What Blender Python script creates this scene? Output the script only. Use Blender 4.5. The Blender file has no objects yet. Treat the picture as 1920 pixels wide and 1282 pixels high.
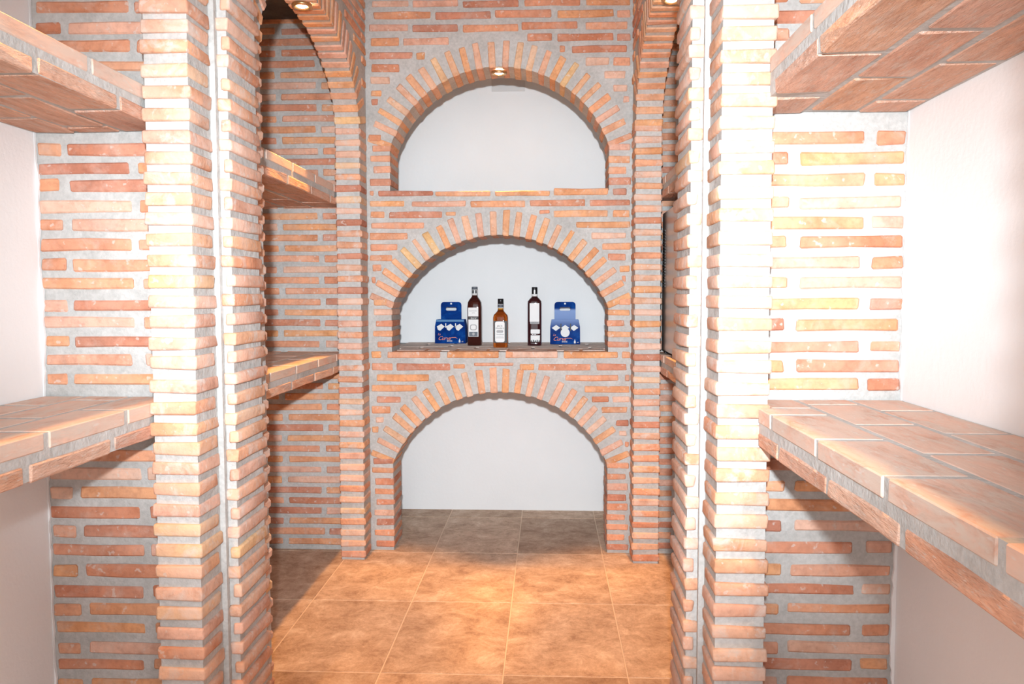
import bpy, bmesh, math, random
from mathutils import Vector, Matrix
rnd = random.Random(7)
PI = math.pi
col = bpy.context.scene.collection
scene = bpy.context.scene

# ------------------------------------------------------------------ camera
cam_d = bpy.data.cameras.new('camera')
cam = bpy.data.objects.new('camera', cam_d); col.objects.link(cam)
F, YAW, PITCH, ROLL, CH = 1482.795, 0.045, 0.060, -0.002, 1.224
fw = Vector((-math.sin(YAW) * math.cos(PITCH), math.cos(YAW) * math.cos(PITCH), -math.sin(PITCH)))
rt = Vector((math.cos(YAW), math.sin(YAW), 0)); up = rt.cross(fw)
c_, s_ = math.cos(ROLL), math.sin(ROLL)
r2 = rt * c_ + up * s_; u2 = up * c_ - rt * s_
m = Matrix((r2, u2, -fw)).transposed().to_4x4(); m.translation = (0, 0, CH)
cam.matrix_world = m
cam_d.sensor_fit = 'HORIZONTAL'; cam_d.sensor_width = 36; cam_d.lens = F / 1920 * 36
cam_d.clip_start = 0.02
scene.camera = cam

# ------------------------------------------------------------------ world and lights
w = bpy.data.worlds.new('world'); scene.world = w; w.use_nodes = True
w.node_tree.nodes['Background'].inputs[0].default_value = (0.96, 0.98, 1.0, 1)
w.node_tree.nodes['Background'].inputs[1].default_value = 2.5
def lamp(name, kind, loc, energy, color, size, target=None, cone=None, blend=1.0):
    d = bpy.data.lights.new(name, kind); d.energy = energy; d.color = color; d.shadow_soft_size = size
    if cone: d.spot_size = math.radians(cone); d.spot_blend = blend
    o = bpy.data.objects.new(name, d); col.objects.link(o); o.location = loc
    if target is not None:
        o.rotation_euler = (Vector(target) - Vector(loc)).to_track_quat('-Z', 'Y').to_euler()
    return o
# the photographer's flash, on the hot shoe above the lens
fl = lamp('camera_flash', 'SPOT', (0.0, -0.22, 1.47), 540, (0.88, 0.95, 1.0), 0.03, (-0.20, 3.7, 1.20), 75, 1.0)
fl.scale = (1.0, 0.74, 1.0)   # a flash head throws a wide, low beam
WARM = (1.0, 0.45, 0.11)
scene.view_settings.view_transform = 'Standard'; scene.view_settings.look = 'None'
scene.view_settings.exposure = 0.12; scene.view_settings.gamma = 1.0
scene.view_settings.use_curve_mapping = False

# ------------------------------------------------------------------ materials
def newmat(name):
    m = bpy.data.materials.new(name); m.use_nodes = True
    nt = m.node_tree; b = nt.nodes['Principled BSDF']; return m, nt, b
def N(nt, t, **kw):
    n = nt.nodes.new(t)
    for k, v in kw.items(): setattr(n, k, v)
    return n
def ramp(nt, fac, stops, interp='LINEAR'):
    r = N(nt, 'ShaderNodeValToRGB'); r.color_ramp.interpolation = interp
    e = r.color_ramp.elements
    while len(e) > 1: e.remove(e[-1])
    e[0].position = stops[0][0]; e[0].color = (*stops[0][1], 1)
    for p, c in stops[1:]:
        x = e.new(p); x.color = (*c, 1)
    nt.links.new(fac, r.inputs[0]); return r.outputs[0]
def mixc(nt, fac, a, b, mode='MIX'):
    n = N(nt, 'ShaderNodeMix', data_type='RGBA', blend_type=mode)
    for s, v in ((0, fac), (6, a), (7, b)):
        if hasattr(v, 'is_linked'): nt.links.new(v, n.inputs[s])
        elif isinstance(v, (int, float)): n.inputs[s].default_value = v
        else: n.inputs[s].default_value = (*v, 1)
    return n.outputs[2]
def noise(nt, vec, scale, detail=4, rough=0.55, dist=0.0):
    n = N(nt, 'ShaderNodeTexNoise'); n.inputs['Scale'].default_value = scale
    n.inputs['Detail'].default_value = detail; n.inputs['Roughness'].default_value = rough
    n.inputs['Distortion'].default_value = dist
    if vec is not None: nt.links.new(vec, n.inputs['Vector'])
    return n.outputs[0]
def bump(nt, b, h, dist, strength=1.0, prev=None):
    n = N(nt, 'ShaderNodeBump'); n.inputs['Distance'].default_value = dist; n.inputs['Strength'].default_value = strength
    nt.links.new(h, n.inputs['Height'])
    if prev: nt.links.new(prev.outputs[0], n.inputs['Normal'])
    nt.links.new(n.outputs[0], b.inputs['Normal']); return n
def objvec(nt, amt=37.0, scale=(1, 1, 1)):
    tc = N(nt, 'ShaderNodeTexCoord'); oi = N(nt, 'ShaderNodeObjectInfo')
    mp = N(nt, 'ShaderNodeMapping'); mp.inputs['Scale'].default_value = scale
    nt.links.new(tc.outputs['Object'], mp.inputs[0])
    mu = N(nt, 'ShaderNodeMath', operation='MULTIPLY'); mu.inputs[1].default_value = amt
    nt.links.new(oi.outputs['Random'], mu.inputs[0])
    ad = N(nt, 'ShaderNodeVectorMath', operation='ADD')
    nt.links.new(mp.outputs[0], ad.inputs[0]); nt.links.new(mu.outputs[0], ad.inputs[1])
    return ad.outputs[0], oi.outputs['Random']
MORT = (0.47, 0.445, 0.41)
def brickmat(name, stops, smear=0.5, mlo=0.50, mhi=0.68, grain=(1, 1, 1), bumpd=0.0022, lime=(0.62, 0.56, 0.50)):
    m, nt, b = newmat(name)
    v, r = objvec(nt, 37.0, grain)
    base = ramp(nt, r, stops)
    n1 = noise(nt, v, 9, 4)
    patch = ramp(nt, n1, [(0.35, (0.80, 0.74, 0.70)), (0.55, (1, 1, 1)), (0.72, (1.13, 1.12, 1.10))])
    c = mixc(nt, 1.0, base, patch, 'MULTIPLY')
    n3 = noise(nt, v, 70, 3)
    fine = ramp(nt, n3, [(0.30, (0.86, 0.83, 0.82)), (0.5, (1, 1, 1)), (0.75, (1.08, 1.07, 1.06))])
    c = mixc(nt, 1.0, c, fine, 'MULTIPLY')
    n2 = noise(nt, v, 16, 5, 0.65, 0.6)
    mask = ramp(nt, n2, [(mlo, (0, 0, 0)), (mhi, (smear,) * 3)])
    c = mixc(nt, mask, c, lime)
    n5 = noise(nt, v, 5.5, 3, 0.5, 0.4)
    c = mixc(nt, ramp(nt, n5, [(0.42, (0, 0, 0)), (0.66, (smear * 0.75,) * 3)]), c, (0.72, 0.50, 0.40))
    n6 = noise(nt, v, 55, 2, 0.5)
    c = mixc(nt, ramp(nt, n6, [(0.64, (0, 0, 0)), (0.70, (0.45,) * 3)]), c, (0.66, 0.62, 0.58))
    nt.links.new(c, b.inputs['Base Color'])
    b.inputs['Roughness'].default_value = 0.85
    b.inputs['Specular IOR Level'].default_value = 0.25
    a = bump(nt, b, noise(nt, v, 130, 4, 0.6), bumpd * 0.6, 0.8)
    bump(nt, b, noise(nt, v, 28, 4, 0.6), bumpd * 1.6, 0.8, a)
    return m
RED = (0.60, 0.245, 0.14); SAL = (0.69, 0.325, 0.195); ORA = (0.72, 0.355, 0.165); PNK = (0.68, 0.40, 0.305)
OCH = (0.73, 0.48, 0.23); DRK = (0.50, 0.215, 0.145); PAL = (0.73, 0.48, 0.36)
M_brick = brickmat('wall_brick', [(0, DRK), (0.15, RED), (0.35, SAL), (0.55, ORA), (0.75, SAL), (0.88, PNK), (1, PAL)], 0.27)
M_brick_left = M_brick
M_arch = brickmat('arch_brick', [(0, SAL), (0.2, ORA), (0.4, (0.72, 0.40, 0.22)), (0.6, PNK), (0.75, ORA), (0.9, PAL), (1, OCH)], 0.3)
M_pier = brickmat('pier_brick', [(0, SAL), (0.2, (0.70, 0.37, 0.23)), (0.4, PNK), (0.6, (0.70, 0.45, 0.35)), (0.8, (0.71, 0.38, 0.21)), (0.93, PAL), (1, OCH)], 0.75, lime=(0.62, 0.57, 0.53))
M_slab = brickmat('shelf_brick', [(0, (0.68, 0.37, 0.25)), (0.3, PNK), (0.6, (0.70, 0.40, 0.26)), (0.85, PNK), (1, PAL)], 0.5, grain=(4, 0.8, 4), bumpd=0.0045)
M_slabtop = brickmat('shelf_top_brick', [(0, (0.64, 0.41, 0.32)), (0.5, (0.67, 0.46, 0.37)), (1, (0.62, 0.37, 0.28))], 0.92, mlo=0.38, mhi=0.56, grain=(2.0, 0.6, 2.0), bumpd=0.0009, lime=(0.60, 0.50, 0.43))
def mortarmat(name, c0, c1, bd):
    m, nt, b = newmat(name); tc = N(nt, 'ShaderNodeTexCoord'); v = tc.outputs['Object']
    c = ramp(nt, noise(nt, v, 7, 6, 0.6), [(0.32, c0), (0.68, c1)])
    f = ramp(nt, noise(nt, v, 90, 3), [(0.3, (0.88,) * 3), (0.7, (1.08,) * 3)])
    nt.links.new(mixc(nt, 1.0, c, f, 'MULTIPLY'), b.inputs['Base Color'])
    b.inputs['Roughness'].default_value = 0.95; b.inputs['Specular IOR Level'].default_value = 0.1
    a = bump(nt, b, noise(nt, v, 150, 4, 0.65), bd * 0.5, 0.8)
    bump(nt, b, noise(nt, v, 35, 4, 0.6), bd * 1.6, 0.8, a)
    return m
M_mort = mortarmat('mortar', (0.42, 0.415, 0.40), (0.54, 0.535, 0.52), 0.003)
M_mortw = mortarmat('pale_mortar', (0.43, 0.425, 0.41), (0.56, 0.555, 0.54), 0.003)
M_rough = mortarmat('rough_dark_render', (0.10, 0.09, 0.08), (0.17, 0.155, 0.14), 0.003)  # kept dark so the added bay lids bounce little light
M_sill = mortarmat('sill_brick', (0.70, 0.56, 0.49), (0.84, 0.71, 0.63), 0.0008)
def plaster():
    m, nt, b = newmat('white_plaster'); tc = N(nt, 'ShaderNodeTexCoord'); v = tc.outputs['Object']
    nt.links.new(ramp(nt, noise(nt, v, 2.5, 4), [(0.3, (0.85, 0.855, 0.86)), (0.7, (0.885, 0.89, 0.895))]), b.inputs['Base Color'])
    b.inputs['Roughness'].default_value = 0.9; b.inputs['Specular IOR Level'].default_value = 0.1
    bump(nt, b, noise(nt, v, 60, 5, 0.6), 0.0015, 0.6); return m
M_plaster = plaster()
def tilemat():
    m, nt, b = newmat('travertine_tile'); v, r = objvec(nt, 91.0, (1, 1, 1))
    n1 = noise(nt, v, 8.0, 12, 0.85, 0.3)
    base = ramp(nt, n1, [(0.36, (0.33, 0.205, 0.14)), (0.46, (0.50, 0.345, 0.245)), (0.54, (0.62, 0.45, 0.335)), (0.64, (0.77, 0.63, 0.51))])
    tint = ramp(nt, r, [(0, (0.80, 0.77, 0.75)), (0.35, (0.95, 0.94, 0.93)), (0.7, (1.05, 1.05, 1.05)), (1, (1.15, 1.14, 1.12))])
    c = mixc(nt, 1.0, base, tint, 'MULTIPLY')
    n2 = noise(nt, v, 30, 8, 0.8, 1.0)
    c = mixc(nt, ramp(nt, n2, [(0.60, (0, 0, 0)), (0.74, (0.55,) * 3)]), c, (0.74, 0.60, 0.47))
    n4 = noise(nt, v, 48, 5, 0.7, 1.0)
    c = mixc(nt, ramp(nt, n4, [(0.63, (0, 0, 0)), (0.75, (0.5,) * 3)]), c, (0.25, 0.155, 0.105))
    nt.links.new(c, b.inputs['Base Color'])
    b.inputs['Roughness'].default_value = 0.62; b.inputs['Specular IOR Level'].default_value = 0.25
    bump(nt, b, n2, 0.0006, 0.5); return m
M_tile = tilemat()
def flat(name, c, rough=0.6, metal=0.0, trans=0.0, emit=None, es=0, spec=0.5, ior=1.45):
    m, nt, b = newmat(name); b.inputs['Base Color'].default_value = (*c, 1); b.inputs['Roughness'].default_value = rough
    b.inputs['Metallic'].default_value = metal; b.inputs['Transmission Weight'].default_value = trans
    b.inputs['Specular IOR Level'].default_value = spec; b.inputs['IOR'].default_value = ior
    if emit: b.inputs['Emission Color'].default_value = (*emit, 1); b.inputs['Emission Strength'].default_value = es
    return m
M_grout = flat('floor_grout', (0.78, 0.62, 0.48), 0.9, spec=0.1)
M_steel = flat('brushed_steel', (0.42, 0.38, 0.36), 0.32, 0.85)
M_black = flat('black_plastic', (0.012, 0.012, 0.014), 0.35)
M_white = flat('white_paper', (0.80, 0.80, 0.80), 0.6)
M_offw = flat('white_paint', (0.70, 0.70, 0.70), 0.6)
M_grey = flat('label_grey', (0.11, 0.13, 0.16), 0.5)
M_ink = flat('label_ink', (0.02, 0.02, 0.022), 0.5)
M_midink = flat('label_pale_ink', (0.36, 0.36, 0.37), 0.5)
M_brass = flat('warm_brass_trim', (0.62, 0.40, 0.20), 0.35, 0.9)
M_lens = flat('lamp_lens', (1, 0.95, 0.85), 0.3, emit=(1.0, 0.86, 0.68), es=30)
M_dark = flat('dark_bottle_glass', (0.075, 0.014, 0.010), 0.05, trans=0.45, ior=1.5)
M_dark2 = flat('purple_brown_bottle_glass', (0.060, 0.012, 0.016), 0.05, trans=0.45, ior=1.5)
M_amber = flat('amber_bottle_glass', (0.62, 0.15, 0.02), 0.04, trans=0.85, ior=1.36)
M_amberneck = flat('pale_amber_glass', (0.85, 0.42, 0.04), 0.05, trans=0.8, ior=1.4)
M_orange = flat('orange_print', (0.75, 0.23, 0.13), 0.5)
M_glass = flat('clear_glass', (0.9, 0.92, 0.95), 0.03, trans=1.0)
def cardmat(name, faded):
    m, nt, b = newmat(name); tc = N(nt, 'ShaderNodeTexCoord'); v = tc.outputs['Object']
    c = ramp(nt, noise(nt, v, 14, 4, 0.6, 0.8), [(0.35, (0.0, 0.018, 0.14)), (0.55, (0.0, 0.042, 0.24)), (0.75, (0.01, 0.10, 0.36))])
    if faded:
        sp = N(nt, 'ShaderNodeSeparateXYZ'); nt.links.new(v, sp.inputs[0])
        z = sp.outputs[2]
        g = ramp(nt, z, [(0.0, (0, 0, 0)), (0.085, (0.05,) * 3), (0.135, (0.85,) * 3), (0.180, (0.95,) * 3), (0.190, (0.0,) * 3), (0.192, (0, 0, 0))])
        c = mixc(nt, g, c, (0.27, 0.38, 0.66))
    nt.links.new(c, b.inputs['Base Color']); b.inputs['Roughness'].default_value = 0.6; b.inputs['Specular IOR Level'].default_value = 0.05
    return m
M_card = cardmat('blue_printed_card', False); M_cardf = cardmat('faded_blue_printed_card', True)
M_cardedge = flat('card_fold', (0.05, 0.20, 0.42), 0.5)

# ------------------------------------------------------------------ helpers
def link(name, me, mat=None, parent=None, loc=None):
    o = bpy.data.objects.new(name, me); col.objects.link(o)
    if mat and me and not me.materials: me.materials.append(mat)
    if parent: o.parent = parent
    if loc is not None: o.location = loc
    return o
def mesh_from(bm, name='m', smooth=False):
    me = bpy.data.meshes.new(name); bm.to_mesh(me); bm.free()
    if smooth:
        for p in me.polygons: p.use_smooth = True
    return me
def tag(o, label=None, cat=None, group=None, kind=None):
    if label: o['label'] = label
    if cat: o['category'] = cat
    if group: o['group'] = group
    if kind: o['kind'] = kind
    return o
def empty(name, loc=(0, 0, 0)):
    o = bpy.data.objects.new(name, None); col.objects.link(o); o.location = loc; o.empty_display_size = 0.05; return o
def add_box(bm, x0, x1, y0, y1, z0, z1):
    vs = [bm.verts.new(p) for p in ((x0, y0, z0), (x1, y0, z0), (x1, y1, z0), (x0, y1, z0), (x0, y0, z1), (x1, y0, z1), (x1, y1, z1), (x0, y1, z1))]
    for f in ((3, 2, 1, 0), (4, 5, 6, 7), (0, 1, 5, 4), (1, 2, 6, 5), (2, 3, 7, 6), (3, 0, 4, 7)):
        bm.faces.new([vs[i] for i in f])
def add_quadprism(bm, pts, lo, hi, axis):
    """pts: 4 (a,z) points, extruded along axis ('x' or 'y') from lo to hi"""
    def P(a, z, e): return (e, a, z) if axis == 'x' else (a, e, z)
    A = [bm.verts.new(P(a, z, lo)) for a, z in pts]; B = [bm.verts.new(P(a, z, hi)) for a, z in pts]
    n = len(pts)
    bm.faces.new(A); bm.faces.new(B[::-1])
    for i in range(n): bm.faces.new([A[i], B[i], B[(i + 1) % n], A[(i + 1) % n]])
def fixn(bm): bmesh.ops.recalc_face_normals(bm, faces=bm.faces)
_cache = {}
def brick_mesh(size, mat, bev, var, seg=1, jit=0.0020):
    key = (tuple(round(s / 0.004) for s in size), mat.name, var, bev, seg)
    if key in _cache: return _cache[key]
    r = random.Random(str(key))
    bm = bmesh.new(); bmesh.ops.create_cube(bm, size=1.0)
    bmesh.ops.scale(bm, vec=size, verts=bm.verts)
    if mat.name in ('shelf_top_brick', 'sill_brick'): jit = 0.0004
    if max(size) > 0.2 and jit > 0.001:
        ax = max(range(3), key=lambda i: size[i])
        bmesh.ops.subdivide_edges(bm, edges=[e for e in bm.edges if abs(e.verts[0].co[ax] - e.verts[1].co[ax]) > 0.1], cuts=1)
    for v in bm.verts:
        v.co += Vector((r.uniform(-1, 1), r.uniform(-1, 1), r.uniform(-1, 1))) * jit
    b = min(bev, min(size) * 0.3)
    bmesh.ops.bevel(bm, geom=[e for e in bm.edges if e.calc_face_angle(0) > 0.6], offset=b, offset_type='OFFSET', segments=seg, profile=0.55, affect='EDGES', clamp_overlap=True)
    for v in bm.verts:
        v.co += Vector((r.uniform(-1, 1), r.uniform(-1, 1), r.uniform(-1, 1))) * jit * 0.35
    me = mesh_from(bm, 'brick'); me.materials.append(mat)
    if seg > 1:
        for p in me.polygons: p.use_smooth = True
    _cache[key] = me; return me
def brick(parent, lo, hi, mat=None, bev=0.005, seg=1, rot=None, center=None, size=None, off=0.0015):
    if size is None:
        size = tuple(h - l for l, h in zip(lo, hi)); center = tuple((h + l) / 2 for l, h in zip(lo, hi))
    me = brick_mesh(size, mat or M_brick, bev, rnd.randrange(4), seg)
    o = bpy.data.objects.new('brick', me); col.objects.link(o); o.parent = parent
    o.location = Vector(center) + Vector((rnd.uniform(-off, off), rnd.uniform(-off, off), rnd.uniform(-off, off) * 0.6))
    if rot is not None: o.rotation_euler = rot
    return o
def structure(name, bm, mat):
    fixn(bm); o = link(name, mesh_from(bm, name), mat); o['kind'] = 'structure'; return o

# ------------------------------------------------------------------ layout (metres; y runs into the room)
YB = 3.70            # brick face of the end wall
YR = 3.90            # back of the end wall
YN = 4.43            # white wall inside the niches
TOP = 2.80
SIDE = {'left': dict(xa=-0.840, xi=-0.957, xr=-0.800, xw=-1.309, xwf=-1.375, yf=1.85, yr=1.99, yr2=2.20, ye=2.34),
        'right': dict(xa=0.384, xi=0.508, xr=0.341, xw=0.863, xwf=0.863, yf=1.81, yr=1.96, yr2=2.17, ye=2.31)}
FP0 = 3.555          # front of the far piers
ARCHES = [(0.42, 0.763, 0.0), (1.164, 1.498, 0.957), (1.905, 2.268, 1.707)]   # spring, crown, sill
JL, JR = -0.732, 0.279
BACK = [(-0.812,-0.643,2.5479,2.5771,0),(-0.622,-0.414,2.5441,2.5733,0),(-0.389,-0.134,2.5395,2.5685,0),(-0.106,0.149,2.541,2.5708,0),(0.174,0.373,2.5364,2.5661,0),(-0.805,-0.541,2.493,2.5254,0),(-0.516,-0.261,2.488,2.5203,0),(-0.241,0.017,2.4899,2.5234,0),(0.042,0.298,2.4849,2.5183,0),(0.316,0.375,2.4818,2.5151,0),(-0.825,-0.644,2.4364,2.4693,0),(-0.623,-0.413,2.4327,2.4656,0),(-0.39,-0.134,2.4284,2.4612,0),(-0.12,0.137,2.4364,2.4686,0),(0.172,0.362,2.432,2.4641,0),(-0.816,-0.688,2.3748,2.4096,0),(-0.668,-0.455,2.3717,2.4064,0),(-0.093,0.019,2.3844,2.417,0),(0.042,0.299,2.381,2.4136,0),(0.317,0.376,2.3781,2.4106,0),(-0.826,-0.626,2.3097,2.3427,0),(-0.606,-0.568,2.3076,2.3405,0),(0.056,0.081,2.3302,2.3616,0),(0.11,0.36,2.3276,2.3589,0),(-0.816,-0.685,2.2525,2.2874,0),(0.174,0.281,2.2695,2.3054,0),(0.299,0.374,2.2679,2.3037,0),(-0.821,-0.732,2.2006,2.2324,1),(0.259,0.356,2.2101,2.2446,0),(-0.819,-0.77,2.1439,2.1713,0),(0.3,0.364,2.1514,2.1806,0),(-0.82,-0.79,2.103,2.1327,0),(0.346,0.373,2.1016,2.1308,0),(-0.831,-0.775,1.9359,1.9666,0),(-0.818,-0.732,1.8896,1.9172,1),(0.279,0.379,1.8283,1.8601,1),(0.279,0.379,1.8851,1.9145,1),(-0.826,-0.732,1.8428,1.8713,1),(0.279,0.361,1.7771,1.8112,1),(-0.812,-0.732,1.7907,1.822,1),(0.279,0.382,1.7283,1.7615,1),(-0.832,-0.732,1.7331,1.7631,1),(-0.835,-0.814,1.6858,1.709,0),(-0.792,-0.534,1.6846,1.7076,0),(-0.523,-0.266,1.6824,1.7055,0),(-0.245,0.008,1.6803,1.7032,0),(0.029,0.28,1.6827,1.7129,0),(0.302,0.364,1.6813,1.7114,0),(-0.833,-0.671,1.6358,1.6621,0),(-0.633,-0.381,1.634,1.6603,0),(-0.36,-0.103,1.632,1.6582,0),(-0.08,0.174,1.6345,1.662,0),(0.195,0.381,1.6328,1.6602,0),(-0.831,-0.765,1.5828,1.6129,0),(-0.74,-0.491,1.5815,1.6116,0),(-0.474,-0.425,1.592,1.6105,0),(0.029,0.275,1.5801,1.6131,0),(0.303,0.381,1.5789,1.6118,0),(-0.041,0.008,1.5983,1.6143,0),(-0.83,-0.578,1.5334,1.5613,0),(0.131,0.381,1.5322,1.5611,0),(-0.833,-0.654,1.4802,1.5118,0),(0.202,0.361,1.4815,1.5091,0),(-0.831,-0.704,1.4313,1.463,0),(0.251,0.382,1.4307,1.4615,0),(-0.836,-0.732,1.3824,1.4118,1),(0.279,0.362,1.3823,1.4122,1),(-0.823,-0.78,1.3343,1.3652,0),(0.332,0.38,1.3282,1.3559,0),(-0.828,-0.809,1.2782,1.3054,0),(0.344,0.365,1.283,1.3107,0),(-0.82,-0.754,1.1748,1.2054,0),(0.331,0.384,1.1765,1.2006,0),(-0.821,-0.732,1.1277,1.156,1),(0.279,0.382,1.1264,1.1524,1),(-0.812,-0.732,1.0726,1.1023,1),(0.279,0.359,1.0753,1.1032,1),(-0.825,-0.732,1.0254,1.0552,1),(0.279,0.386,1.0208,1.0501,1),(-0.804,-0.732,0.9758,1.0041,1),(0.279,0.378,0.9764,1.0044,1),(-0.833,-0.788,0.9254,0.9552,0),(-0.757,-0.508,0.9256,0.9554,0),(-0.474,-0.229,0.9259,0.9556,0),(-0.198,0.048,0.9263,0.9559,0),(0.076,0.327,0.9266,0.9561,0),(0.348,0.385,0.9268,0.9562,0),(-0.196,-0.159,0.9261,0.9558,0),(-0.831,-0.732,0.8675,0.8984,1),(-0.717,-0.461,0.8679,0.8987,0),(-0.345,-0.158,0.8893,0.9025,0),(-0.446,-0.39,0.8739,0.8956,0),(-0.132,-0.062,0.8688,0.8994,0),(-0.045,0.202,0.8692,0.8997,0),(0.23,0.369,0.8696,0.9,0),(-0.811,-0.563,0.8155,0.8464,0),(0.083,0.333,0.8178,0.846,0),(0.36,0.384,0.8182,0.8463,0),(-0.833,-0.618,0.7669,0.7964,0),(0.174,0.383,0.7639,0.7945,0),(-0.809,-0.695,0.713,0.7416,0),(0.207,0.287,0.7181,0.7464,0),(0.303,0.384,0.7185,0.7467,0),(-0.836,-0.748,0.6617,0.6937,0),(0.254,0.372,0.6684,0.6981,0),(-0.815,-0.777,0.6172,0.645,0),(0.322,0.38,0.6054,0.6346,0),(-0.834,-0.804,0.5692,0.598,0),(0.336,0.371,0.5614,0.5851,0),(0.365,0.383,0.5095,0.5331,0),(-0.83,-0.732,0.4171,0.446,1),(0.279,0.384,0.4047,0.4347,1),(-0.836,-0.732,0.3731,0.3994,1),(-0.822,-0.732,0.3168,0.3469,1),(-0.826,-0.732,0.2678,0.2979,1),(-0.819,-0.732,0.2188,0.2452,1),(-0.828,-0.732,0.1658,0.1961,1),(-0.817,-0.732,0.1205,0.1508,1),(-0.829,-0.732,0.0696,0.0992,1),(-0.822,-0.732,0.0142,0.0461,1),(-0.824,-0.732,0.4182,0.4459,1),(0.279,0.379,0.4078,0.4337,1),(0.279,0.368,0.3521,0.3803,1),(0.279,0.38,0.3024,0.3314,1),(0.279,0.369,0.2518,0.2815,1),(0.279,0.38,0.2071,0.2354,1),(0.279,0.366,0.1548,0.1847,1),(0.279,0.381,0.1085,0.1369,1),(0.279,0.363,0.0598,0.089,1),(0.279,0.381,0.0127,0.0412,1)]
PL = [1.8989,1.8534,1.8077,1.7496,1.7006,1.6483,1.5977,1.5463,1.4997,1.4523,1.4036,1.3546,1.3049,1.257,1.207,1.1587,1.1077,1.0616,1.005,0.9514,0.9002,0.8528,0.8039,0.7536,0.7011,0.6518,0.6009,0.5493,0.4948,0.4461,0.3946,0.3456,0.2918]
PR = [1.8481,1.8032,1.7523,1.7035,1.6552,1.6056,1.5528,1.5058,1.4515,1.4006,1.3507,1.2982,1.2504,1.2054,1.1542,1.1035,1.0579,1.0073,0.956,0.9093,0.8576,0.8082,0.7543,0.7021,0.646,0.5959,0.5425,0.4908,0.4383,0.3856,0.3398]
WL = [(-1.295,-1.057,1.9346,1.964),(-1.04,-0.972,1.9315,1.9609),(-1.297,-1.233,1.8848,1.9144),(-1.214,-0.973,1.8819,1.9114),(-1.295,-1.057,1.8391,1.8688),(-1.038,-0.975,1.8364,1.866),(-1.297,-1.235,1.7921,1.8173),(-1.214,-0.976,1.7896,1.8147),(-1.309,-1.244,1.5806,1.6128),(-1.225,-0.982,1.5789,1.611),(-1.307,-1.067,1.5327,1.5629),(-1.045,-0.984,1.5311,1.5613),(-1.309,-1.251,1.4897,1.5201),(-1.223,-0.985,1.4883,1.5185),(-1.311,-1.063,1.4363,1.4673),(-1.042,-0.987,1.4351,1.466),(-1.309,-1.243,1.3894,1.4206),(-1.222,-0.988,1.3884,1.4195),(-1.306,-1.065,1.3379,1.3692),(-1.049,-0.989,1.3371,1.3683),(-1.306,-1.241,1.2871,1.3179),(-1.223,-0.991,1.2865,1.3171),(-1.308,-1.062,1.2397,1.2684),(-1.04,-0.992,1.2392,1.2678),(-1.305,-1.241,1.1829,1.2118),(-1.224,-0.994,1.1827,1.2114),(-1.305,-1.065,1.1381,1.1677),(-1.039,-0.995,1.138,1.1675),(-1.303,-1.239,1.0919,1.1196),(-1.225,-0.995,1.092,1.1196),(-1.301,-1.074,1.0434,1.0726),(-1.039,-0.997,1.0437,1.0727),(-1.303,-1.246,0.9911,1.021),(-1.228,-0.998,0.9915,1.0214),(-1.311,-1.225,0.7911,0.8229),(-1.203,-1.004,0.7923,0.8239),(-1.313,-1.059,0.7424,0.7741),(-1.041,-1.006,0.7437,0.7753),(-1.315,-1.246,0.6905,0.7218),(-1.219,-1.007,0.6921,0.7232),(-1.306,-1.066,0.6396,0.6716),(-1.041,-0.994,0.6414,0.6732),(-1.301,-1.239,0.5867,0.6195),(-1.218,-0.996,0.5886,0.6213),(-1.306,-1.058,0.5399,0.5706),(-1.037,-0.997,0.542,0.5726),(-1.305,-1.24,0.4814,0.5152),(-1.214,-0.999,0.4837,0.5173),(-1.303,-1.065,0.4273,0.4611),(-1.036,-1.001,0.4298,0.4635),(-1.305,-1.234,0.377,0.4095),(-1.209,-1.002,0.3796,0.412),(-1.303,-1.061,0.3315,0.3604),(-1.036,-1.003,0.3342,0.3631),(-1.298,-1.238,0.2756,0.3046),(-1.213,-1.005,0.2785,0.3074),(-1.3,-1.068,0.2335,0.2626),(-1.039,-1.006,0.2366,0.2656),(-1.302,-1.236,0.1772,0.2064),(-1.211,-1.008,0.1804,0.2096)]
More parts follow.
